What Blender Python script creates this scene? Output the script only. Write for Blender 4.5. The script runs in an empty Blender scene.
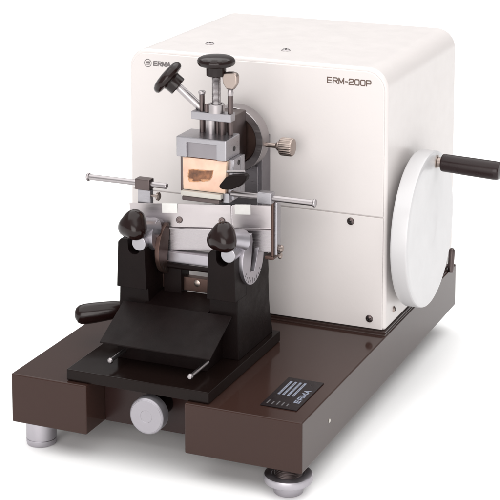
import bpy, bmesh, math, random
from mathutils import Matrix, Vector, Euler
random.seed(7)
scene = bpy.context.scene
COL = scene.collection
PI = math.pi

# ------------------------------------------------------------------ materials
def mat(name, base, rough=.4, metal=0.0, spec=.5, coat=0.0, bump=0.0, bscale=300, vary=0.0, vscale=12,
        rvary=0.0, brushed=None, sss=0.0, sss_r=(1, .5, .3), warm=None):
    m = bpy.data.materials.new(name)
    m.use_nodes = True
    nt = m.node_tree
    b = nt.nodes['Principled BSDF']
    b.inputs['Base Color'].default_value = (*base, 1)
    b.inputs['Roughness'].default_value = rough
    b.inputs['Metallic'].default_value = metal
    b.inputs['Specular IOR Level'].default_value = spec
    b.inputs['Coat Weight'].default_value = coat
    b.inputs['Coat Roughness'].default_value = .08
    if sss:
        b.inputs['Subsurface Weight'].default_value = sss
        b.inputs['Subsurface Radius'].default_value = sss_r
        b.inputs['Subsurface Scale'].default_value = .006
    tc = nt.nodes.new('ShaderNodeTexCoord')
    src = tc.outputs['Object']
    if brushed:
        mp = nt.nodes.new('ShaderNodeMapping')
        mp.inputs['Scale'].default_value = brushed
        nt.links.new(src, mp.inputs['Vector'])
        bsrc = mp.outputs['Vector']
    else:
        bsrc = src
    if vary:
        n = nt.nodes.new('ShaderNodeTexNoise')
        n.inputs['Scale'].default_value = vscale
        n.inputs['Detail'].default_value = 5
        nt.links.new(src, n.inputs['Vector'])
        r = nt.nodes.new('ShaderNodeValToRGB')
        r.color_ramp.elements[0].position = .3
        r.color_ramp.elements[1].position = .7
        lo = tuple(c * (1 - vary) for c in base)
        hi = warm if warm else tuple(min(1, c * (1 + vary)) for c in base)
        r.color_ramp.elements[0].color = (*lo, 1)
        r.color_ramp.elements[1].color = (*hi, 1)
        nt.links.new(n.outputs['Fac'], r.inputs['Fac'])
        nt.links.new(r.outputs['Color'], b.inputs['Base Color'])
    if rvary:
        n2 = nt.nodes.new('ShaderNodeTexNoise')
        n2.inputs['Scale'].default_value = 60 if not brushed else 90
        n2.inputs['Detail'].default_value = 6
        nt.links.new(bsrc, n2.inputs['Vector'])
        mr = nt.nodes.new('ShaderNodeMapRange')
        mr.inputs['From Min'].default_value = .3
        mr.inputs['From Max'].default_value = .7
        mr.inputs['To Min'].default_value = max(.03, rough - rvary)
        mr.inputs['To Max'].default_value = rough + rvary
        nt.links.new(n2.outputs['Fac'], mr.inputs['Value'])
        nt.links.new(mr.outputs['Result'], b.inputs['Roughness'])
    if bump:
        n3 = nt.nodes.new('ShaderNodeTexNoise')
        n3.inputs['Scale'].default_value = bscale
        n3.inputs['Detail'].default_value = 4
        nt.links.new(bsrc, n3.inputs['Vector'])
        bp = nt.nodes.new('ShaderNodeBump')
        bp.inputs['Strength'].default_value = bump
        bp.inputs['Distance'].default_value = .0006
        nt.links.new(n3.outputs['Fac'], bp.inputs['Height'])
        nt.links.new(bp.outputs['Normal'], b.inputs['Normal'])
    return m

M = {
 'white':   mat('white_enamel', (.600, .565, .553), .36, bump=.14, bscale=260, vary=.008, vscale=9, rvary=.05, coat=.10),
 'white2':  mat('white_wheel_enamel', (.525, .518, .525), .33, bump=.08, bscale=380, vary=.008, vscale=14, rvary=.05, coat=.12),
 'brown':   mat('brown_enamel', (.034, .0168, .0134), .13, spec=.22, bump=.012, bscale=900, vary=.05, vscale=7, rvary=.02),
 'notch_shade': mat('notch_shade_brown', (.020, .0085, .0075), .3, spec=.25, bump=.02, bscale=700),  # brown darkened for the shade under the overhanging plate
 'plinth':  mat('dark_plinth', (.030, .015, .012), .35, bump=.1, bscale=500),
 'black':   mat('black_enamel', (.0062, .0034, .0033), .42, spec=.10, bump=.16, bscale=600, vary=.2, vscale=40, rvary=.08),
 'gloss':   mat('black_gloss', (.0075, .0042, .0036), .20, spec=.12, bump=.02, bscale=200, rvary=.05),
 'bakelite':mat('bakelite', (.010, .0040, .0036), .20, spec=.30, bump=.05, bscale=300, rvary=.06),
 'grip':    mat('grip_plastic', (.012, .0048, .0048), .28, spec=.28, bump=.06, bscale=300, rvary=.06),
 'steel':   mat('machined_steel', (.36, .335, .34), .34, 1.0, brushed=(.2, .2, 8), bump=.03, bscale=120, rvary=.06, vary=.05, vscale=30),
 'steelx':  mat('ground_steel', (.36, .335, .345), .27, 1.0, brushed=(.15, .15, 9), bump=.03, bscale=160, rvary=.04, vary=.03, vscale=18),
 'jaw':     mat('matt_aluminium', (.34, .33, .35), .33, 1.0, brushed=(1, 18, 18), bump=.08, bscale=140, rvary=.08),
 'window':  mat('window_metal', (.25, .235, .25), .42, .9, bump=.05, bscale=200, rvary=.08),
 'dsteel':  mat('dark_steel', (.115, .092, .09), .38, 1.0, bump=.1, bscale=200, rvary=.1),  # steel of a darker tone for screws, shafts and posts
 'dbrown':  mat('bronzed_shaded_steel', (.10, .062, .052), .40, .85, bump=.1, bscale=220, rvary=.1),  # bronzed parts, and the left disc darkened for its shade
 'brass':   mat('nickel_brass', (.36, .30, .27), .33, 1.0, bump=.08, bscale=220, rvary=.08),
 'satin':   mat('satin_alloy', (.42, .40, .43), .42, 1.0, bump=.1, bscale=300, rvary=.08),
 'satinf':  mat('satin_face', (.32, .305, .33), .42, .75, bump=.1, bscale=300, rvary=.06),
 'wax':     mat('paraffin_wax', (.67, .43, .325), .42, bump=.25, bscale=120, vary=.10, vscale=60, sss=.55, warm=(.74, .55, .43)),
 'tissue':  mat('embedded_tissue', (.11, .042, .020), .45, bump=.5, bscale=160, vary=.55, vscale=170, warm=(.27, .11, .048)),
 'halo':    mat('infiltrated_wax', (.46, .20, .085), .45, bump=.3, bscale=160, vary=.35, vscale=190, warm=(.62, .33, .17)),
 'cream':   mat('frosted_plate', (.46, .44, .40), .35, bump=.15, bscale=200, vary=.06, vscale=60),
 'print':   mat('print_ink', (.13, .115, .115), .5),
 'print2':  mat('print_ink_brown', (.10, .062, .048), .5),
 'plate':   mat('nameplate_black', (.010, .0065, .0075), .28, spec=.15, rvary=.04),
 'pale':    mat('nameplate_pale', (.20, .225, .29), .4),
 'grey':    mat('nameplate_grey', (.10, .095, .10), .4),
 'glare':    mat('white_glare', (.66, .65, .63), .3, bump=.06, bscale=300, vary=.05, vscale=150),  # white that paints glare onto the knife's upper edge
 'void':    mat('bore', (.012, .009, .009), .6),
 'floor':   mat('white_sweep', (.93, .93, .93), .85, spec=.1, vary=.004, vscale=2),
}

# ------------------------------------------------------------------ mesh builder
class MB:
    """collects shapes into ONE mesh object"""
    def __init__(self):
        self.bm = bmesh.new(); self.mats = []
    def mi(self, m):
        if m not in self.mats: self.mats.append(m)
        return self.mats.index(m)
    def add(self, t, m, mtx=None):
        if mtx is not None: t.transform(mtx)
        bmesh.ops.recalc_face_normals(t, faces=t.faces)
        k = self.mi(m)
        for f in t.faces: f.material_index = k
        me = bpy.data.meshes.new('tmp'); t.to_mesh(me); t.free()
        self.bm.from_mesh(me); bpy.data.meshes.remove(me)
        return self
    def box(self, x0, x1, y0, y1, z0, z1, m, bev=.0008, seg=2, mtx=None):
        t = bmesh.new(); bmesh.ops.create_cube(t, size=1)
        for v in t.verts:
            v.co = Vector((x0 + (v.co.x + .5) * (x1 - x0), y0 + (v.co.y + .5) * (y1 - y0), z0 + (v.co.z + .5) * (z1 - z0)))
        if bev: bmesh.ops.bevel(t, geom=t.edges[:], offset=bev, segments=seg, profile=.5, affect='EDGES', clamp_overlap=True)
        return self.add(t, m, mtx)
    def prism(self, pts, axis, a0, a1, m, bev=.0008, seg=2, mtx=None):
        """pts in the plane across `axis` (x: (y,z)  y: (x,z)  z: (x,y)), extruded a0..a1"""
        t = bmesh.new()
        def P(p, a): return {'x': (a, p[0], p[1]), 'y': (p[0], a, p[1]), 'z': (p[0], p[1], a)}[axis]
        lo = [t.verts.new(P(p, a0)) for p in pts]; hi = [t.verts.new(P(p, a1)) for p in pts]
        n = len(pts)
        t.faces.new(lo); t.faces.new(hi)
        for i in range(n): t.faces.new((lo[i], lo[(i + 1) % n], hi[(i + 1) % n], hi[i]))
        bmesh.ops.recalc_face_normals(t, faces=t.faces)
        if bev:
            ed = [e for e in t.edges if e.calc_face_angle(0) > math.radians(28)]
            bmesh.ops.bevel(t, geom=ed, offset=bev, segments=seg, profile=.5, affect='EDGES', clamp_overlap=True)
        return self.add(t, m, mtx)
    def lathe(self, prof, p0, d, m, seg=40, mod=None, up=None):
        """prof: (radius, height) along direction d from p0"""
        t = bmesh.new(); rings = []
        for r, h in prof:
            if r <= 1e-7: rings.append([t.verts.new((0, 0, h))])
            else:
                rings.append([t.verts.new(((r * (mod(a, r, h) if mod else 1)) * math.cos(a), (r * (mod(a, r, h) if mod else 1)) * math.sin(a), h))
                              for a in (2 * PI * i / seg for i in range(seg))])
        for A, B in zip(rings, rings[1:]):
            for i in range(seg):
                j = (i + 1) % seg
                if len(A) == 1 and len(B) == 1: continue
                if len(A) == 1: t.faces.new((A[0], B[i], B[j]))
                elif len(B) == 1: t.faces.new((A[i], A[j], B[0]))
                else: t.faces.new((A[i], A[j], B[j], B[i]))
        if len(rings[0]) > 1: t.faces.new(rings[0])
        if len(rings[-1]) > 1: t.faces.new(rings[-1])
        z = Vector(d).normalized()
        u = Vector(up) if up else (Vector((0, 0, 1)) if abs(z.z) < .9 else Vector((0, 1, 0)))
        x = (u - z * u.dot(z)).normalized(); y = z.cross(x)
        R = Matrix((x, y, z)).transposed().to_4x4()
        return self.add(t, m, Matrix.Translation(Vector(p0)) @ R)
    def cyl(self, p0, p1, r, m, bev=.0005, seg=32, r2=None, mod=None):
        L = (Vector(p1) - Vector(p0)).length
        r2 = r if r2 is None else r2
        b = min(bev, L * .45, r * .5, r2 * .5)
        c = .3 * b
        prof = [(0, 0), (r - b, 0), (r - c, c), (r, b), (r2, L - b), (r2 - c, L - c), (r2 - b, L), (0, L)]
        return self.lathe(prof, p0, Vector(p1) - Vector(p0), m, seg, mod)
    def build(self, name, parent=None, label=None, sharp=32):
        bm = self.bm
        lo = Vector([min(v.co[i] for v in bm.verts) for i in range(3)]); hi = Vector([max(v.co[i] for v in bm.verts) for i in range(3)])
        c = (lo + hi) / 2
        for v in bm.verts: v.co -= c
        me = bpy.data.meshes.new(name); bm.to_mesh(me); bm.free()
        for m in self.mats: me.materials.append(M[m])
        me.polygons.foreach_set('use_smooth', [True] * len(me.polygons))
        me.set_sharp_from_angle(angle=math.radians(sharp))
        o = bpy.data.objects.new(name, me); COL.objects.link(o)
        wn = o.modifiers.new('weighted_normals', 'WEIGHTED_NORMAL'); wn.keep_sharp = True; wn.weight = 90
        o['_w'] = tuple(c)
        if parent is not None:
            o.parent = parent; o.location = c - Vector(parent['_w'])
        else: o.location = c
        if label: o['label'] = label
        return o

def empty(name, loc, label, cat):
    o = bpy.data.objects.new(name, None); COL.objects.link(o)
    o.location = loc; o['_w'] = tuple(loc); o.empty_display_size = .03
    o['label'] = label; o['category'] = cat
    return o

GL = {   # wide square stroke letters on a 1 x 1 cell
 'E': [[(.92, 1), (0, 1), (0, 0), (.92, 0)], [(0, .5), (.84, .5)]],
 'R': [[(0, 0), (0, 1)], [(0, 1), (.82, 1), (1, .86), (1, .60), (.84, .46), (.06, .46)], [(.55, .46), (1, 0)]],
 'M': [[(0, 0), (0, 1)], [(.04, .95), (.5, .14)], [(.5, .14), (.96, .95)], [(1, 1), (1, 0)]],
 'A': [[(0, 0), (.5, 1)], [(.5, 1), (1, 0)], [(.2, .32), (.8, .32)]],
 '2': [[(0, .80), (.12, 1), (.88, 1), (1, .86), (1, .64), (.86, .52), (.14, .46), (0, .32), (0, 0), (1, 0)]],
 '0': [[(.14, 0), (0, .16), (0, .84), (.14, 1), (.86, 1), (1, .84), (1, .16), (.86, 0), (.14, 0)]],
 'P': [[(0, 0), (0, 1)], [(0, 1), (.84, 1), (1, .86), (1, .54), (.84, .40), (.06, .40)]],
 '-': [[(.1, .44), (.9, .44)]]}
def letters(b, word, m, mtx, height, width, thick, gap=.28, shear=0.0, squeeze={'-': .55}):
    """stroke lettering in the local xy plane of mtx, each stroke a flat ribbon of ink"""
    ws = [squeeze.get(c, 1.0) * (1.12 if c == 'M' else 1) for c in word]
    cell = (width - thick) / (sum(ws) + gap * (len(word) - 1)); x = 0; lift = 0
    H = height - thick
    for c, wd in zip(word, ws):
        for st in GL[c]:
            P = [Vector((thick / 2 + x + p[0] * wd * cell + shear * p[1] * H, thick / 2 + p[1] * H)) for p in st]
            closed = (P[0] - P[-1]).length < 1e-9
            if closed: P = P[:-1]
            n = len(P); A, B = [], []
            for i in range(n):
                if closed: d0, d1 = P[i] - P[i - 1], P[(i + 1) % n] - P[i]
                else:
                    d0 = P[i] - P[i - 1] if i else P[1] - P[0]
                    d1 = P[i + 1] - P[i] if i < n - 1 else d0
                d0, d1 = d0.normalized(), d1.normalized()
                n0, n1 = Vector((-d0.y, d0.x)), Vector((-d1.y, d1.x))
                mm = (n0 + n1).normalized(); k = thick / 2 / max(.45, mm.dot(n0))
                e = Vector((0, 0)) if closed or 0 < i < n - 1 else (d0 * thick / 2 if i else d0 * -thick / 2)
                A.append(P[i] + mm * k + e); B.append(P[i] - mm * k + e)
            t = bmesh.new(); z = .00008 + lift * .000006; lift += 1
            va = [t.verts.new((p.x, p.y, z)) for p in A]; vb = [t.verts.new((p.x, p.y, z)) for p in B]
            for i in range(n if closed else n - 1):
                j = (i + 1) % n; t.faces.new((va[i], va[j], vb[j], vb[i]))
            b.add(t, m, mtx)
        x += (wd + gap) * cell
FACE = lambda x, y, z: Matrix.Translation((x, y, z)) @ Euler((PI / 2, 0, 0)).to_matrix().to_4x4()

def rrect(x0, x1, z0, z1, r, n=10):
    """rectangle whose two upper corners are rounded"""
    p = [(x0, z0), (x1, z0)]
    for i in range(n + 1):
        a = PI / 2 * i / n; p.append((x1 - r + r * math.cos(a), z1 - r + r * math.sin(a)))
    for i in range(n + 1):
        a = PI / 2 + PI / 2 * i / n; p.append((x0 + r + r * math.cos(a), z1 - r + r * math.sin(a)))
    return p

def knurl(n, d, r0):
    return lambda a, r, h: 1 - (d if (r > r0 and math.cos(n * a) < 0) else 0)

ZF = -.0785                                            # the surface it stands on

# ------------------------------------------------------------------ setting
b = MB()
b.box(-12, 12, -12, 14, ZF - .02, ZF, 'floor', bev=0)
fl = b.build('tabletop'); fl['kind'] = 'structure'

# ------------------------------------------------------------------ the microtome
root = empty('rotary_microtome', (-.155, .25, ZF), 'white and brown hand-cranked rotary microtome standing on a white surface', 'microtome')

# base: brown casting with a notch in the front
b = MB()
b.prism([(-.3106, 0), (-.2262, 0), (-.2262, .0403), (-.1204, .0403), (-.1204, 0), (0, 0), (0, .5), (-.3106, .5)], 'z', -.0505, 0, 'brown', bev=.0016, seg=3)
base = b.build('base', root)
b = MB(); b.box(-.2259, -.1207, .0386, .0408, -.0502, -.0006, 'notch_shade', bev=.0004); b.build('notch_shade_panel', base)  # added panel, its dark colour stands for the plate's shadow in the notch

def foot(x, y, flange):
    b = MB(); z0 = ZF
    if flange:
        b.lathe([(0, 0), (.0128, 0), (.0140, .0010), (.0144, .004), (.0150, .0085), (.0200, .0100), (.0226, .0115), (.0234, .0135), (.0234, .0170), (.0227, .0186), (.0210, .0190), (.0160, .0190), (.0155, .0186)] , (x, y, z0), (0, 0, 1), 'satin', 64)
        pr = [(.0135, 0)]
        for i in range(6): pr += [(.0135, .0016 * i + .0002), (.0128, .0016 * i + .0010), (.0135, .0016 * i + .0015)]
        b.lathe(pr, (x, y, z0 + .0185), (0, 0, 1), 'dsteel', 40)
    else:
        b.lathe([(0, 0), (.0132, 0), (.0148, .0010), (.0152, .0028), (.0152, .0060), (.0148, .0064), (.0152, .0070), (.0152, .0278)], (x, y, z0), (0, 0, 1), 'satin', 48)
    return b.build('foot', base)
foot(-.0207, .0178, True)
foot(-.2910, .0235, False)
foot(-.0850, .4300, False)
foot(-.2500, .4300, False)

b = MB()   # maker's plate, read from the right-hand side
b.box(-.0519, -.0147, .0232, .0958, .0002, .0011, 'plate', bev=.0003)
for i in range(4):
    x = -.0463 + i * .0049
    b.box(x, x + .0024, .0525, .0868, .0011, .00125, 'pale', bev=0)
for i in range(4):
    for j, (u, w) in enumerate(((.0540, .006), (.0625, .009), (.0740, .010))):
        x = -.0463 + i * .0049
        b.box(x + .0008, x + .0015, u, u + w - .001 * ((i + j) % 3), .00125, .00132, 'grey', bev=0)
for i, w in enumerate((.0085, .0065, .0090, .0075, .006)):
    x = -.0478 + i * .0050
    b.box(x, x + .0013, .0285, .0285 + w, .0011, .00122, 'grey', bev=0)
letters(b, 'ERMA', 'pale', Matrix.Translation((-.0183, .0385, .0011)) @ Matrix.Rotation(PI / 2, 4, 'Z'), .0062, .0330, .0014, gap=.40, shear=.12)
b.build('nameplate', base, 'black maker\'s plate with pale printed rows')
b = MB(); b.lathe([(.0020, 0), (.0020, .0005), (.0013, .0010), (0, .0012)], (-.0002, .0721, -.0261), (1, 0, 0), 'cream', 20); b.build('side_plug', base)
b = MB(); b.lathe([(.0028, 0), (.0032, .0010), (.0034, .004), (.0036, .018), (.0037, .024), (.0032, .0268), (.0018, .0284), (0, .0288)], (.0020, .4700, -.0010), (0, .16, 1), 'dsteel', 24)
b.cyl((-.004, .472, .006), (.002, .472, .006), .0018, 'dsteel')
b.build('rear_lever', root)

# housing
HX0, HX1, HZ1, HY0, HY1 = -.3023, -.0029, .2852, .2468, .4926
b = MB()
b.prism(rrect(HX0, HX1, .0030, HZ1, .0225, 14), 'y', HY0, HY1, 'white', bev=.0040, seg=4)
house = b.build('housing', root)
b = MB()
b.box(-.3062, -.0012, .2402, .4965, -.0004, .0012, 'plinth', bev=.0004)
b.box(-.3040, -.0021, .2440, .4945, .0011, .0031, 'plinth', bev=.0003)
b.build('plinth', house)
FY = .2452
b = MB(); b.prism(rrect(-.2992, -.0062, .12705, .2812, .0205, 12), 'y', FY, .2475, 'white', bev=.0011, seg=3)
up = b.build('upper_panel', house)
b = MB(); b.box(-.2992, -.0062, FY, .2475, .0045, .12625, 'white', bev=.0007)
b.build('lower_panel', house)

def screw(c, d, parent, r=.0040, m='dsteel', name='screw'):
    b = MB()
    b.lathe([(r, 0), (r, .0006), (r * .82, .0014), (r * .45, .0019), (0, .0020)], c, d, m, 24)
    d = Vector(d); u = Vector((0, 0, 1)) if abs(d.z) < .5 else Vector((1, 0, 0)); s = d.cross(u)
    a = random.uniform(.3, 1.1)
    for k in (0, 1):
        e = u * math.cos(a + k * PI / 2) + s * math.sin(a + k * PI / 2); f = d.cross(e)
        R = Matrix((e, f, d)).transposed().to_4x4()
        b.box(-r * .62, r * .62, -r * .14, r * .14, .0012, .00212, 'void', bev=0, mtx=Matrix.Translation(Vector(c)) @ R)
    return b.build(name, parent)
screw((-.0421, FY, .1193), (0, -1, 0), house)
screw((-.0203, FY, .0152), (0, -1, 0), house)
screw((-.2850, FY, .1193), (0, -1, 0), house)
screw((-.2850, FY, .0152), (0, -1, 0), house)
screw((HX1, .2739, .0185), (1, 0, 0), house, .0033, 'brass')
screw((-.2285, .2985, HZ1 - .0001), (0, 0, 1), house, .0050, 'steel')
screw((-.1370, .2970, HZ1 - .0001), (0, 0, 1), house, .0050, 'steel')
b = MB(); letters(b, 'ERM-200P', 'print2', FACE(-.0698, FY, .2655), .0070, .0492, .00125, gap=.36)
b.build('model_lettering', house)
b = MB()
letters(b, 'ERMA', 'print', FACE(-.2722, FY, .2672), .0058, .0213, .00150, gap=.40, shear=.10)
t = bmesh.new()
for i in range(40):
    a0, a1 = 2 * PI * i / 40, 2 * PI * (i + 1) / 40
    t.faces.new([t.verts.new((-.2785 + r * math.cos(a), FY - .0001, .2700 + r * math.sin(a))) for r, a in ((.0046, a0), (.0046, a1), (.0038, a1), (.0038, a0))])
b.add(t, 'print')
b.box(-.2812, -.2758, FY - .0001, FY + .0001, .2692, .2709, 'print', bev=0)
b.box(-.2808, -.2762, FY - .0001, FY + .0001, .2717, .2721, 'print', bev=0)
b.box(-.2808, -.2762, FY - .0001, FY + .0001, .2679, .2683, 'print', bev=0)
b.build('maker_emblem', house)

# handwheel
WC = Vector((0, .316, .0985)); WR = .0845
b = MB()
b.lathe([(0, 0), (WR - .004, 0), (WR - .001, .0010), (WR, .0030), (WR, .0165), (WR - .0008, .0185), (WR - .0026, .0193), (WR - .006, .0195), (.022, .0190), (.0195, .0185), (0, .0185)],
        (.0052, WC.y, WC.z), (1, 0, 0), 'white2', 128)
wheel = b.build('handwheel', root)
b = MB(); b.cyl((-.0035, WC.y, WC.z), (.0055, WC.y, WC.z), .022, 'dsteel'); b.build('wheel_shaft', wheel)
b = MB()
hp = Vector((.0240, .3326, .1690)); hd = Vector((1, .0, -.045)).normalized()
b.lathe([(.0072, 0), (.0072, .0016), (.0052, .0022), (.0052, .0060), (.0062, .0062), (.0062, .0080)], hp, hd, 'brass', 28)
pin = b.build('crank_pin', wheel)
b = MB(); b.lathe([(0, 0), (.0080, 0), (.0092, .0008), (.0096, .0022), (.0099, .030), (.0101, .0585), (.0099, .0622), (.0087, .0642), (.005, .0650), (0, .0652)], hp + hd * .0062, hd, 'grip', 48)
b.build('crank_grip', wheel)

# ------------------------------------------------------------------ object slide and orientable head
b = MB()
b.box(-.1890, -.1335, .2225, .2455, .0820, .2050, 'window', bev=.0012)
b.box(-.1850, -.1375, .2195, .2226, .0850, .1750, 'jaw', bev=.0008)
slide = b.build('object_slide', root)
DC = Vector((-.161, 0, .2047))
b = MB()
R = .0355
b.lathe([(0, 0), (R - .0008, 0), (R, .0008), (R, .0165), (R - .0008, .0180), (.0278, .0180), (.0270, .0174), (.0268, .0110), (0, .0110)], (DC.x, .2235, DC.z), (0, -1, 0), 'steel', 96)
ring = b.build('head_ring', slide)
b = MB(); b.lathe([(0, 0), (.0262, 0), (.0266, .0008), (.0256, .0020), (.010, .0024), (0, .0024)], (DC.x, .2125, DC.z), (0, -1, 0), 'dbrown', 64)
b.build('swivel_disc', slide)
b = MB()
b.cyl((-.1365, .2150, .2008), (-.1135, .2150, .2008), .0026, 'brass')
b.lathe([(.0026, 0), (.0036, .0008), (.0052, .0030), (.0052, .0052)], (-.1150, .2150, .2008), (1, 0, 0), 'brass', 28)
b.lathe([(.0070, 0), (.0088, .0006), (.0096, .0020), (.0096, .0130), (.0088, .0146), (.0070, .0152), (0, .0152)], (-.1100, .2150, .2008), (1, 0, 0), 'brass', 96, knurl(24, .05, .0085))
b.build('tilt_screw', slide)

# ------------------------------------------------------------------ specimen clamp
b = MB()
CX0, CX1 = -.1872, -.1318
# upper jaw: one block with a shallow window cut into its front
b.prism([(CX0, .2040), (-.1755, .2040), (-.1755, .2195), (-.1428, .2195), (-.1428, .2040), (CX1, .2040), (CX1, .2252), (CX0, .2252)], 'y', .1250, .1600, 'jaw', bev=.0012)
clamp = b.build('specimen_clamp', root)
b = MB(); b.box(-.1757, -.1426, .1280, .1590, .2042, .2197, 'window', bev=0); b.build('jaw_window', clamp)
b = MB()
b.box(-.1846, -.1264, .1505, .1600, .1600, .2042, 'jaw', bev=.0010)
b.box(-.1848, -.1822, .1300, .1507, .1640, .2042, 'dsteel', bev=.0006)
b.box(-.1338, -.1268, .1330, .1507, .1625, .2042, 'jaw', bev=.0008)
b.build('back_plate', clamp)
b = MB()
b.box(-.1815, -.1372, .1235, .1500, .1640, .1692, 'cream', bev=.0007)
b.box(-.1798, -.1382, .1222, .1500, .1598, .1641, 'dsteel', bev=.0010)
b.box(-.1372, -.1300, .1290, .1505, .1600, .1700, 'jaw', bev=.0008)
b.build('lower_jaw', clamp)
for z in (.2125, .1990):
    b = MB()
    x = CX1 if z > .204 else -.1268
    b.lathe([(.0026, 0), (.0026, .0005), (.0019, .0005), (.0017, .0002), (0, .0002)], (x - .0001, .1455, z), (1, 0, 0), 'void', 20)
    b.build('grub_screw', clamp)
# crossbar, posts and screws above the jaw
b = MB(); b.box(-.1792, -.1350, .1440, .1560, .2392, .2476, 'jaw', bev=.0008); b.build('crossbar', clamp)
b = MB()
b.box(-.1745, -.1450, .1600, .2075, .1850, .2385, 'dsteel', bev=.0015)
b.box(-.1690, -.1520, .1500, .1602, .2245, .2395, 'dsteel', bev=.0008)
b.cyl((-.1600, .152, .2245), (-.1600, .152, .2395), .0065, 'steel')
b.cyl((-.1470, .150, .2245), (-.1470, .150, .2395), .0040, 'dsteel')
b.build('swivel_body', clamp)
b = MB()
b.cyl((-.1695, .1500, .2250), (-.1695, .1500, .2655), .0027, 'dsteel')
b.lathe([(.0027, 0), (.0036, .0012), (.0036, .0032), (.0024, .0040), (0, .0040)], (-.1695, .1500, .2645), (0, 0, 1), 'steel', 24)
b.build('guide_post', clamp)
b = MB()
b.cyl((-.1378, .1500, .2250), (-.1378, .1500, .2690), .0028, 'dsteel')
b.lathe([(.0028, 0), (.0032, .003), (.0026, .006), (.0045, .0075)], (-.1378, .1500, .2660), (.02, 0, 1), 'steel', 24)
b.build('thumb_screw', clamp)
b = MB()    # flat head of the thumb screw
xc, zc = -.1375, .2815
b.prism([(xc - .0035, zc - .0090), (xc + .0035, zc - .0090), (xc + .0078, zc - .0030), (xc + .0084, zc + .0045), (xc + .0070, zc + .0082), (xc + .0020, zc + .0092),
         (xc - .0030, zc + .0088), (xc - .0072, zc + .0078), (xc - .0084, zc + .0040), (xc - .0076, zc - .0030)], 'y', .1465, .1540, 'brass', bev=.0018, seg=3)
b.build('wing_head', clamp)
# vertical clamping screw and its knob
b = MB()
sp = Vector((-.1535, .150, 0))
pr = [(.0046, 0)]
for i in range(26): pr += [(.0046, .0012 * i + .0002), (.0042, .0012 * i + .0007)]
pr += [(.0046, .0320)]
b.lathe(pr, (sp.x, sp.y, .2560), (0, 0, 1), 'steel', 32)
b.lathe([(.0085, 0), (.0085, .0085), (.0080, .0090), (.0058, .0090), (.0056, .0080)], (sp.x, sp.y, .2474), (0, 0, 1), 'steel', 36)
b.cyl((sp.x - .009, sp.y - .004, .2476), (sp.x - .009, sp.y - .004, .2560), .0022, 'dsteel')
b.build('clamp_spindle', clamp)
def knob(p, d, name, s=1.0):
    b = MB()
    pr = [(0, 0), (.0092, 0), (.0101, .0008), (.0102, .0085), (.0108, .0098), (.0160, .0104), (.0184, .0114), (.0196, .0135), (.0196, .0158), (.0182, .0182), (.0150, .0198), (.0090, .0209), (0, .0213)]
    b.lathe([(r * s, h * s) for r, h in pr], p, d, 'bakelite', 72, lambda a, r, h: 1 - (.018 * (1 - math.cos(10 * a)) / 2 if r > .017 * s else 0))
    return b.build(name, clamp)
knob((sp.x, sp.y, .2852), (0, 0, 1), 'clamp_knob')
# slanting lever with its knob
l0 = Vector((-.1600, .1560, .2385)); l1 = Vector((-.1972, .1510, .2705)); ld = (l1 - l0).normalized()
b = MB(); b.cyl(l0, l1, .0046, 'steel', r2=.0040); b.build('lock_rod', clamp)
knob(l1 - ld * .001, ld + Vector((0, -.10, 0)), 'lock_knob', 1.0)
# little black lever at the side of the jaw
b = MB()
b.prism([(-.1368, .1785), (-.1362, .1812), (-.1290, .1903), (-.1215, .1925), (-.1085, .1945), (-.1066, .1925), (-.1080, .1885), (-.1135, .1825), (-.1235, .1775), (-.1330, .1768)], 'y', .1180, .1275, 'black', bev=.0030, seg=3)
jl = b.build('jaw_lever', clamp)
b = MB(); b.cyl((-.1310, .1245, .1943), (-.1110, .1245, .1962), .0014, 'steel'); b.cyl((-.1260, .1260, .1870), (-.1260, .1340, .1870), .0030, 'steel'); b.build('jaw_pin', clamp)

# ------------------------------------------------------------------ the wax block in the jaws
b = MB()
t = bmesh.new()
fx = [(-.1806, .1700), (-.1346, .1700), (-.1326, .2032), (-.1812, .2032)]
N = 12; grid = []
for j in range(N + 1):
    row = []
    for i in range(N + 1):
        u, v = i / N, j / N
        x = (fx[0][0] * (1 - u) + fx[1][0] * u) * (1 - v) + (fx[3][0] * (1 - u) + fx[2][0] * u) * v
        z = fx[0][1] * (1 - v) + fx[3][1] * v
        e = max(abs(2 * u - 1), abs(2 * v - 1))
        row.append(t.verts.new((x, .1272 + .0006 * max(0, e - .8) * 5 + random.uniform(-.00012, .00012), z)))
    grid.append(row)
for j in range(N):
    for i in range(N): t.faces.new((grid[j][i], grid[j][i + 1], grid[j + 1][i + 1], grid[j + 1][i]))
rim = grid[0] + [r[-1] for r in grid[1:]] + grid[-1][-2::-1] + [r[0] for r in grid[-2:0:-1]]
bk = [t.verts.new((v.co.x, .1500, v.co.z)) for v in rim]
for i in range(len(rim)):
    j = (i + 1) % len(rim); t.faces.new((rim[i], rim[j], bk[j], bk[i]))
t.faces.new(bk)
b.add(t, 'wax')
waxb = b.build('wax_block', None, 'cream orange paraffin block with a dark brown specimen, gripped in the clamp jaws')
waxb['category'] = 'wax block'
def ragged(pts, n, amp, grow=0.0):
    """a closed outline through pts with small random steps, as torn tissue has"""
    c = sum((Vector(p) for p in pts), Vector((0, 0))) / len(pts); out = []
    for k in range(len(pts)):
        p, q = Vector(pts[k]), Vector(pts[(k + 1) % len(pts)])
        for i in range(n):
            v = p.lerp(q, i / n); e = (v - c).normalized()
            out.append(v + e * (grow + random.uniform(-amp, amp)))
    return [tuple(v) for v in out]
T = [(-.1738, .1906), (-.1690, .1916), (-.1600, .1910), (-.1530, .1919), (-.1474, .1924), (-.1486, .1868), (-.1506, .1830), (-.1555, .1812), (-.1610, .1806), (-.1672, .1794), (-.1734, .1786), (-.1744, .1840)]
b = MB()
b.prism(ragged(T, 5, .0004, .0008), 'y', .12695, .1300, 'halo', bev=0)
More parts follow.
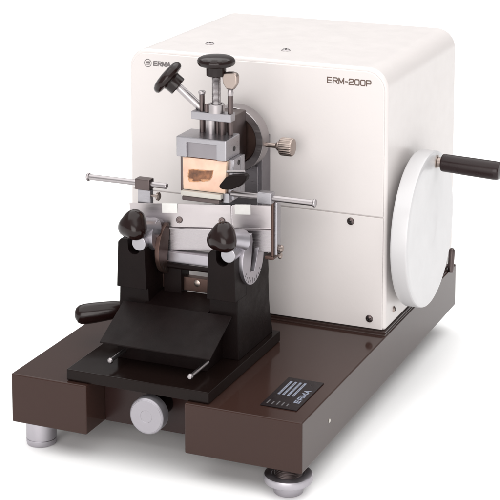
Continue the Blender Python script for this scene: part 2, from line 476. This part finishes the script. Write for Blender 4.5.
b.prism(ragged([(x, max(z, .1822 + (x + .17) * .05)) for x, z in T], 5, .00035), 'y', .1267, .1300, 'tissue', bev=0)
b.prism(ragged([(-.1700, .1795), (-.1640, .1803), (-.1600, .1808), (-.1620, .1835), (-.1690, .1830)], 5, .0004), 'y', .12675, .1300, 'tissue', bev=0)
b.build('tissue_specimen', waxb)

# ------------------------------------------------------------------ knife holder
b = MB()
b.box(-.2506, -.0970, .0052, .1840, .0006, .0120, 'gloss', bev=.0010)
holder = b.build('knife_holder', root)
b = MB(); b.box(-.2190, -.1210, .0520, .1700, .0118, .0330, 'black', bev=.001); b.build('sledge', holder)
def tray():
    b = MB()
    y0, z0, k, th = .0335, .0335, .49, .0016
    def seg(ya, yb, k, za, x0, x1):
        zb = za + (yb - ya) * k
        b.prism([(ya, za), (yb, zb), (yb, zb - th), (ya, za - th)], 'x', x0, x1, 'black', bev=.0004)
        return zb
    z = seg(y0, .0855, k, z0, -.2285, -.1085)
    seg(.0855, .1240, .12, z, -.2055, -.1345)
    return b.build('debris_tray', holder)
tray()
for x, y0, y1 in ((-.2105, .0195, .0600), (-.1212, .0135, .0560)):
    b = MB()
    b.cyl((x, y0 + .002, .0205), (x, y1, .0205), .0019, 'steel')
    b.lathe([(0, 0), (.0019, .0003), (.0028, .0014), (.0030, .0028), (.0024, .0044), (.0019, .0050)], (x, y0, .0205), (0, 1, 0), 'steel', 24)
    b.build('lock_pin', holder)
def upright(x0, x1, notch):
    b = MB()
    yf = .0850
    pts = [(x0, .0735), (x1, .0735), (x1, .1205), (x1 - .0030, .1240)]
    pts += [(notch + .0068, .1240)]
    for i in range(11):
        a = -PI * i / 10
        pts.append((notch + .0062 * math.cos(a), .1155 + .0062 * math.sin(a)))
    pts += [(notch - .0068, .1240), (x0 + .0030, .1240), (x0, .1205)]
    b.prism([(.0905, .0118), (.1790, .0118), (.1740, .0300), (.1715, .0500), (.1712, .0736), (.1724, .0820), (.1718, .1010), (.1690, .1080), (.1600, .1140), (.1400, .1180),
             (.1120, .1205), (.1120, .0737), (.0905, .0737)], 'x', x0 + .0003, x1 - .0003, 'black', bev=.0012)
    es = [e for e in b.bm.edges if abs(e.verts[0].co.z - e.verts[1].co.z) > .012]
    bmesh.ops.subdivide_edges(b.bm, edges=es, cuts=4)
    b.prism(pts, 'y', yf, .1120, 'black', bev=.0006)
    cx = (x0 + x1) / 2                 # the casting flares towards its foot
    for v in b.bm.verts:
        t = max(0, (.1240 - v.co.z) / .112); v.co.x = cx + (v.co.x - cx) * (1 + .27 * t ** .75)
    return b.build('upright', holder)
upright(-.2335, -.2045, -.2160)
upright(-.1335, -.1062, -.1185)
def disc(x0, x1, m):
    cy, cz, R = .1230, .1085, .0268
    # slot for the knife, open at the top, leaning backwards
    a, c = Vector((.0078, .0268)), Vector((-.0060, -.0120))
    w = Vector((.0058, -.003))
    pts = []
    n = 56
    for i in range(n + 1):
        an = math.radians(96) + math.radians(318) * i / n
        pts.append((cy + R * math.cos(an), cz + R * math.sin(an)))
    sl = [(cy + .0185, cz + .0150), (cy + .0030, cz - .0140), (cy - .0075, cz - .0120), (cy - .0010, cz + .0180)]
    b = MB(); b.prism(pts + sl, 'x', x0, x1, m, bev=.0006)
    for k in range(9):
        an = math.radians(212 + k * 13)
        L = .0055 if k % 2 == 0 else .0035
        e = Vector((0, math.cos(an), math.sin(an))); f = Vector((1, 0, 0)); g = f.cross(e)
        Rm = Matrix((e, g, f)).transposed().to_4x4()
        b.box(R - .0015 - L, R - .0015, -.0003, .0003, 0, .00012, 'void', bev=0, mtx=Matrix.Translation(Vector((x1, cy, cz))) @ Rm)
    return b.build('angle_disc', holder)
disc(-.1985, -.1935, 'dbrown')  # dark brown puts this disc's shade into its colour
disc(-.1061, -.1012, 'satin')
def sleeve(x0, x1, nx):
    b = MB()
    b.lathe([(0, 0), (.0140, 0), (.0152, .0008), (.0157, .0022), (.0157, x1 - x0)], (x0, .1065, .1258), (1, 0, 0), 'satin', 56)
    # jaw arm that comes forward and sits in the notch of the upright
    b.cyl((nx, .0838, .1215), (nx, .1070,   .1215), .0078, 'jaw', bev=.0012)
    return b.build('clamp_sleeve', holder)
sleeve(-.2225, -.1984, -.2098)
sleeve(-.1225, -.1060, -.1118)
def star_knob(c, ph):
    b = MB()
    d = Vector((-.30, -.86, .30)).normalized()
    pr = [(0, -.0115), (.0075, -.0110), (.0108, -.0095), (.0138, -.0060), (.0152, -.0010), (.0150, .0030), (.0136, .0066), (.0112, .0092), (.0078, .0110), (.0040, .0119), (0, .0122)]
    b.lathe([(r * .99, h) for r, h in pr], c, d, 'bakelite', 72, lambda a, r, h: 1 + .11 * min(1, r / .012) * math.cos(3 * a + ph), up=(0, 0, 1))
    b.cyl(Vector(c) - d * .009, Vector(c) - d * .030, .0085, 'satin', r2=.0110)
    return b.build('star_knob', holder)
star_knob((-.2137, .0800, .1408), .25)
star_knob((-.1160, .0805, .1398), .05)
b = MB(); b.box(-.2012, -.1336, .1190, .1330, .0935, .1050, 'satin', bev=.001); b.build('knife_rest', holder)
b = MB(); b.cyl((-.2010, .1165, .0915), (-.1336, .1165, .0915), .0027, 'black'); b.build('height_rod', holder)
b = MB()
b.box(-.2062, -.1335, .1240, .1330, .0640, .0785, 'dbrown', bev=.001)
b.lathe([(.0035, 0), (.0035, .0008), (.0020, .0014), (0, .0014)], (-.1640, .1241, .0735), (0, -1, 0), 'brass', 20)
b.build('cross_bar', holder)
b = MB(); b.box(-.1990, -.1790, .1180, .1380, .0600, .0885, 'black', bev=.001); b.build('bearing_block', holder)
b = MB()
h0, h1 = Vector((-.2925, .1000, .0290)), Vector((-.2500, .1230, .0345)); hd2 = (h1 - h0).normalized()
b.lathe([(0, -.001), (.0040, -.0004), (.0078, .0018), (.0100, .0055), (.0107, .0105), (.0106, .020), (.0098, .034), (.0092, .042), (.0080, .047), (.0050, .049), (0, .0495)], h0, hd2, 'bakelite', 48)
b.cyl(h1 - hd2 * .004, (-.2250, .1370, .0378), .0036, 'steel')
b.build('lock_lever', holder)
# feed knob in the notch of the base
b = MB()
kc = Vector((-.1612, .0000, -.0206))
b.lathe([(0, .0004), (.0060, .0004), (.0063, .0001), (.0160, 0), (.0164, .0004), (.0168, .0004), (.0178, .0012), (.0182, .0022), (.0182, .0125), (.0172, .0140), (0, .0140)], kc, (0, 1, 0), 'satinf', 72)
b.cyl((kc.x, .0130, kc.z), (kc.x, .0405, kc.z), .0105, 'black')
b.build('feed_knob', base)

# ------------------------------------------------------------------ the knife, held in the holder
A = Vector((-.2382, .1170, .1508)); E_ = Vector((-.0882, .1400, .1588))
ex = (E_ - A).normalized(); L = (E_ - A).length
ey = Vector((0, 0, 1)).cross(ex).normalized(); ez = ex.cross(ey)
KM = Matrix.Translation(A) @ Matrix((ex, ey, ez)).transposed().to_4x4()
knife = empty('microtome_knife', tuple(A + ex * L / 2 + ez * -.047), 'wide bright steel knife with two guard rods, clamped across the black knife holder', 'knife')
b = MB()
b.prism([(.0034, -.0012), (.0018, -.0240), (-.0012, -.0250), (-.0006, -.0478), (.0085, -.0478), (.0090, -.0240), (.0046, -.0012)], 'x', 0, L, 'steelx', bev=.0006, mtx=KM)
blade = b.build('blade', knife)
def plate(u0, u1):
    b = MB()
    b.prism([(.0026, 0), (.0010, -.0232), (.0022, -.0232), (.0038, 0)], 'x', u0, u1, 'jaw2' if 'jaw2' in M else 'steel', bev=.0003, mtx=KM)
    return b.build('edge_plate', blade)
plate(.0004, .1082); plate(.1098, L - .0004)
for u in (.0535, .0985):
    b = MB(); c = KM @ Vector((u, .0015, -.0165)); d = (KM.to_3x3() @ Vector((0, -1, .17))).normalized()
    b.lathe([(.0034, 0), (.0034, .0009), (.0028, .0014), (.0016, .0014), (.0014, .0006), (0, .0006)], c, d, 'dsteel', 24)
    b.build('blade_screw', blade)
for u0, u1 in ((.0355, .0520), (.1125, .1290)):  # thin white plates added as painted glare on the blade
    b = MB()
    b.prism([(.0016, .0004), (.0010, -.0095), (.0026, -.0095), (.0042, .0004)], 'x', u0, u1, 'glare', bev=.0002, mtx=KM)
    b.build('edge_glare', blade)
# left guard
b = MB()
b.cyl((-.2900, .1280, .1706), (-.1990, .1280, .1706), .0030, 'steel', bev=.001)
b.cyl((-.2915, .1280, .1706), (-.2885, .1280, .1706), .0044, 'steel', bev=.0012)
lg = b.build('guard_rod', knife)
b = MB(); b.box(-.2335, -.2165, .1225, .1335, .1648, .1764, 'dsteel', bev=.0012); b.box(-.2308, -.2162, .1240, .1312, .1455, .1650, 'jaw', bev=.0008)
b.build('rod_clamp', lg)
b = MB(); b.cyl((-.2165, .1270, .1590), (-.2085, .1270, .1590), .0014, 'brass'); b.lathe([(.002, 0), (.0042, .0006), (.0044, .0026), (.0030, .0036), (0, .0036)], (-.2105, .1270, .1590), (1, 0, 0), 'brass', 24)
b.build('thumb_screw', lg)
# right guard
b = MB()
b.cyl((-.1290, .1310, .1702), (-.0382, .1310, .1702), .0030, 'steel', bev=.001)
b.cyl((-.0405, .1310, .1702), (-.0375, .1310, .1702), .0042, 'steel', bev=.0012)
rg = b.build('guard_rod', knife)
b = MB(); b.box(-.0985, -.0830, .1255, .1365, .1648, .1762, 'jaw', bev=.0012); b.build('rod_clamp', rg)
b = MB()
b.box(-.0868, -.0838, .1330, .1460, .1085, .1650, 'dbrown', bev=.0008)
b.box(-.0839, -.0806, .1350, .1450, .1100, .1645, 'jaw', bev=.0008)
b.box(-.0935, -.0837, .1330, .1460, .1050, .1087, 'dbrown', bev=.0008)
b.build('bracket', rg)
b = MB(); b.lathe([(.0018, 0), (.0036, .0006), (.0040, .0034), (.0028, .0048), (0, .0050)], (-.0810, .1400, .1160), (1, 0, 0), 'brass', 24)
b.lathe([(.0018, 0), (.0030, .0006), (.0034, .0024), (.0024, .0034), (0, .0034)], (-.0810, .1400, .1085), (1, 0, 0), 'brass', 24)
b.build('bracket_screw', rg)

# ------------------------------------------------------------------ light
w = bpy.data.worlds.new('World'); scene.world = w; w.use_nodes = True
nt = w.node_tree; bg = nt.nodes['Background']
tc = nt.nodes.new('ShaderNodeTexCoord'); sx = nt.nodes.new('ShaderNodeSeparateXYZ'); rp = nt.nodes.new('ShaderNodeValToRGB')
nt.links.new(tc.outputs['Generated'], sx.inputs['Vector'])
mr = nt.nodes.new('ShaderNodeMapRange'); mr.inputs['From Min'].default_value = -1; mr.inputs['From Max'].default_value = 1
nt.links.new(sx.outputs['Z'], mr.inputs['Value']); nt.links.new(mr.outputs['Result'], rp.inputs['Fac'])
rp.color_ramp.elements[0].position = .5; rp.color_ramp.elements[0].color = (.46, .45, .45, 1)
rp.color_ramp.elements[1].position = 1; rp.color_ramp.elements[1].color = (.46, .46, .465, 1)
nt.links.new(rp.outputs['Color'], bg.inputs['Color']); bg.inputs['Strength'].default_value = 1.0

def area(name, loc, tgt, sx_, sy_, power, col):
    l = bpy.data.lights.new(name, 'AREA'); l.shape = 'RECTANGLE'; l.size = sx_; l.size_y = sy_; l.energy = power; l.color = col
    o = bpy.data.objects.new(name, l); COL.objects.link(o); o.location = loc
    o.rotation_euler = (Vector(tgt) - Vector(loc)).to_track_quat('-Z', 'Y').to_euler()
    return o
area('overhead_softbox', (-.1, .5, 3.6), (-.1, .5, 0), 8, 8, 395, (1, .995, .985))
area('front_softbox', (.40, -3.0, .80), (-.15, .2, .12), 2.6, 2.0, 73, (1, .965, .95))

# ------------------------------------------------------------------ camera
cam = bpy.data.cameras.new('camera'); co = bpy.data.objects.new('camera', cam); COL.objects.link(co)
co.location = (.54622, -1.39377, .65141)
co.rotation_euler = (math.radians(90 - 8.9844), math.radians(0), math.radians(22.8684))
cam.sensor_width = 36; cam.lens = 36 * 1711.13 / 500
cam.shift_x = -10.533 / 500; cam.shift_y = -270.3 / 500
cam.clip_start = .05; cam.clip_end = 100
scene.camera = co
for o in bpy.data.objects:
    if '_w' in o: del o['_w']
scene.view_settings.view_transform = 'Standard'; scene.view_settings.look = 'None'
scene.view_settings.exposure = 0; scene.view_settings.gamma = 1
scene.render.engine = 'CYCLES'
scene.cycles.use_denoising = True
scene.cycles.max_bounces = 10; scene.cycles.diffuse_bounces = 5; scene.cycles.glossy_bounces = 6
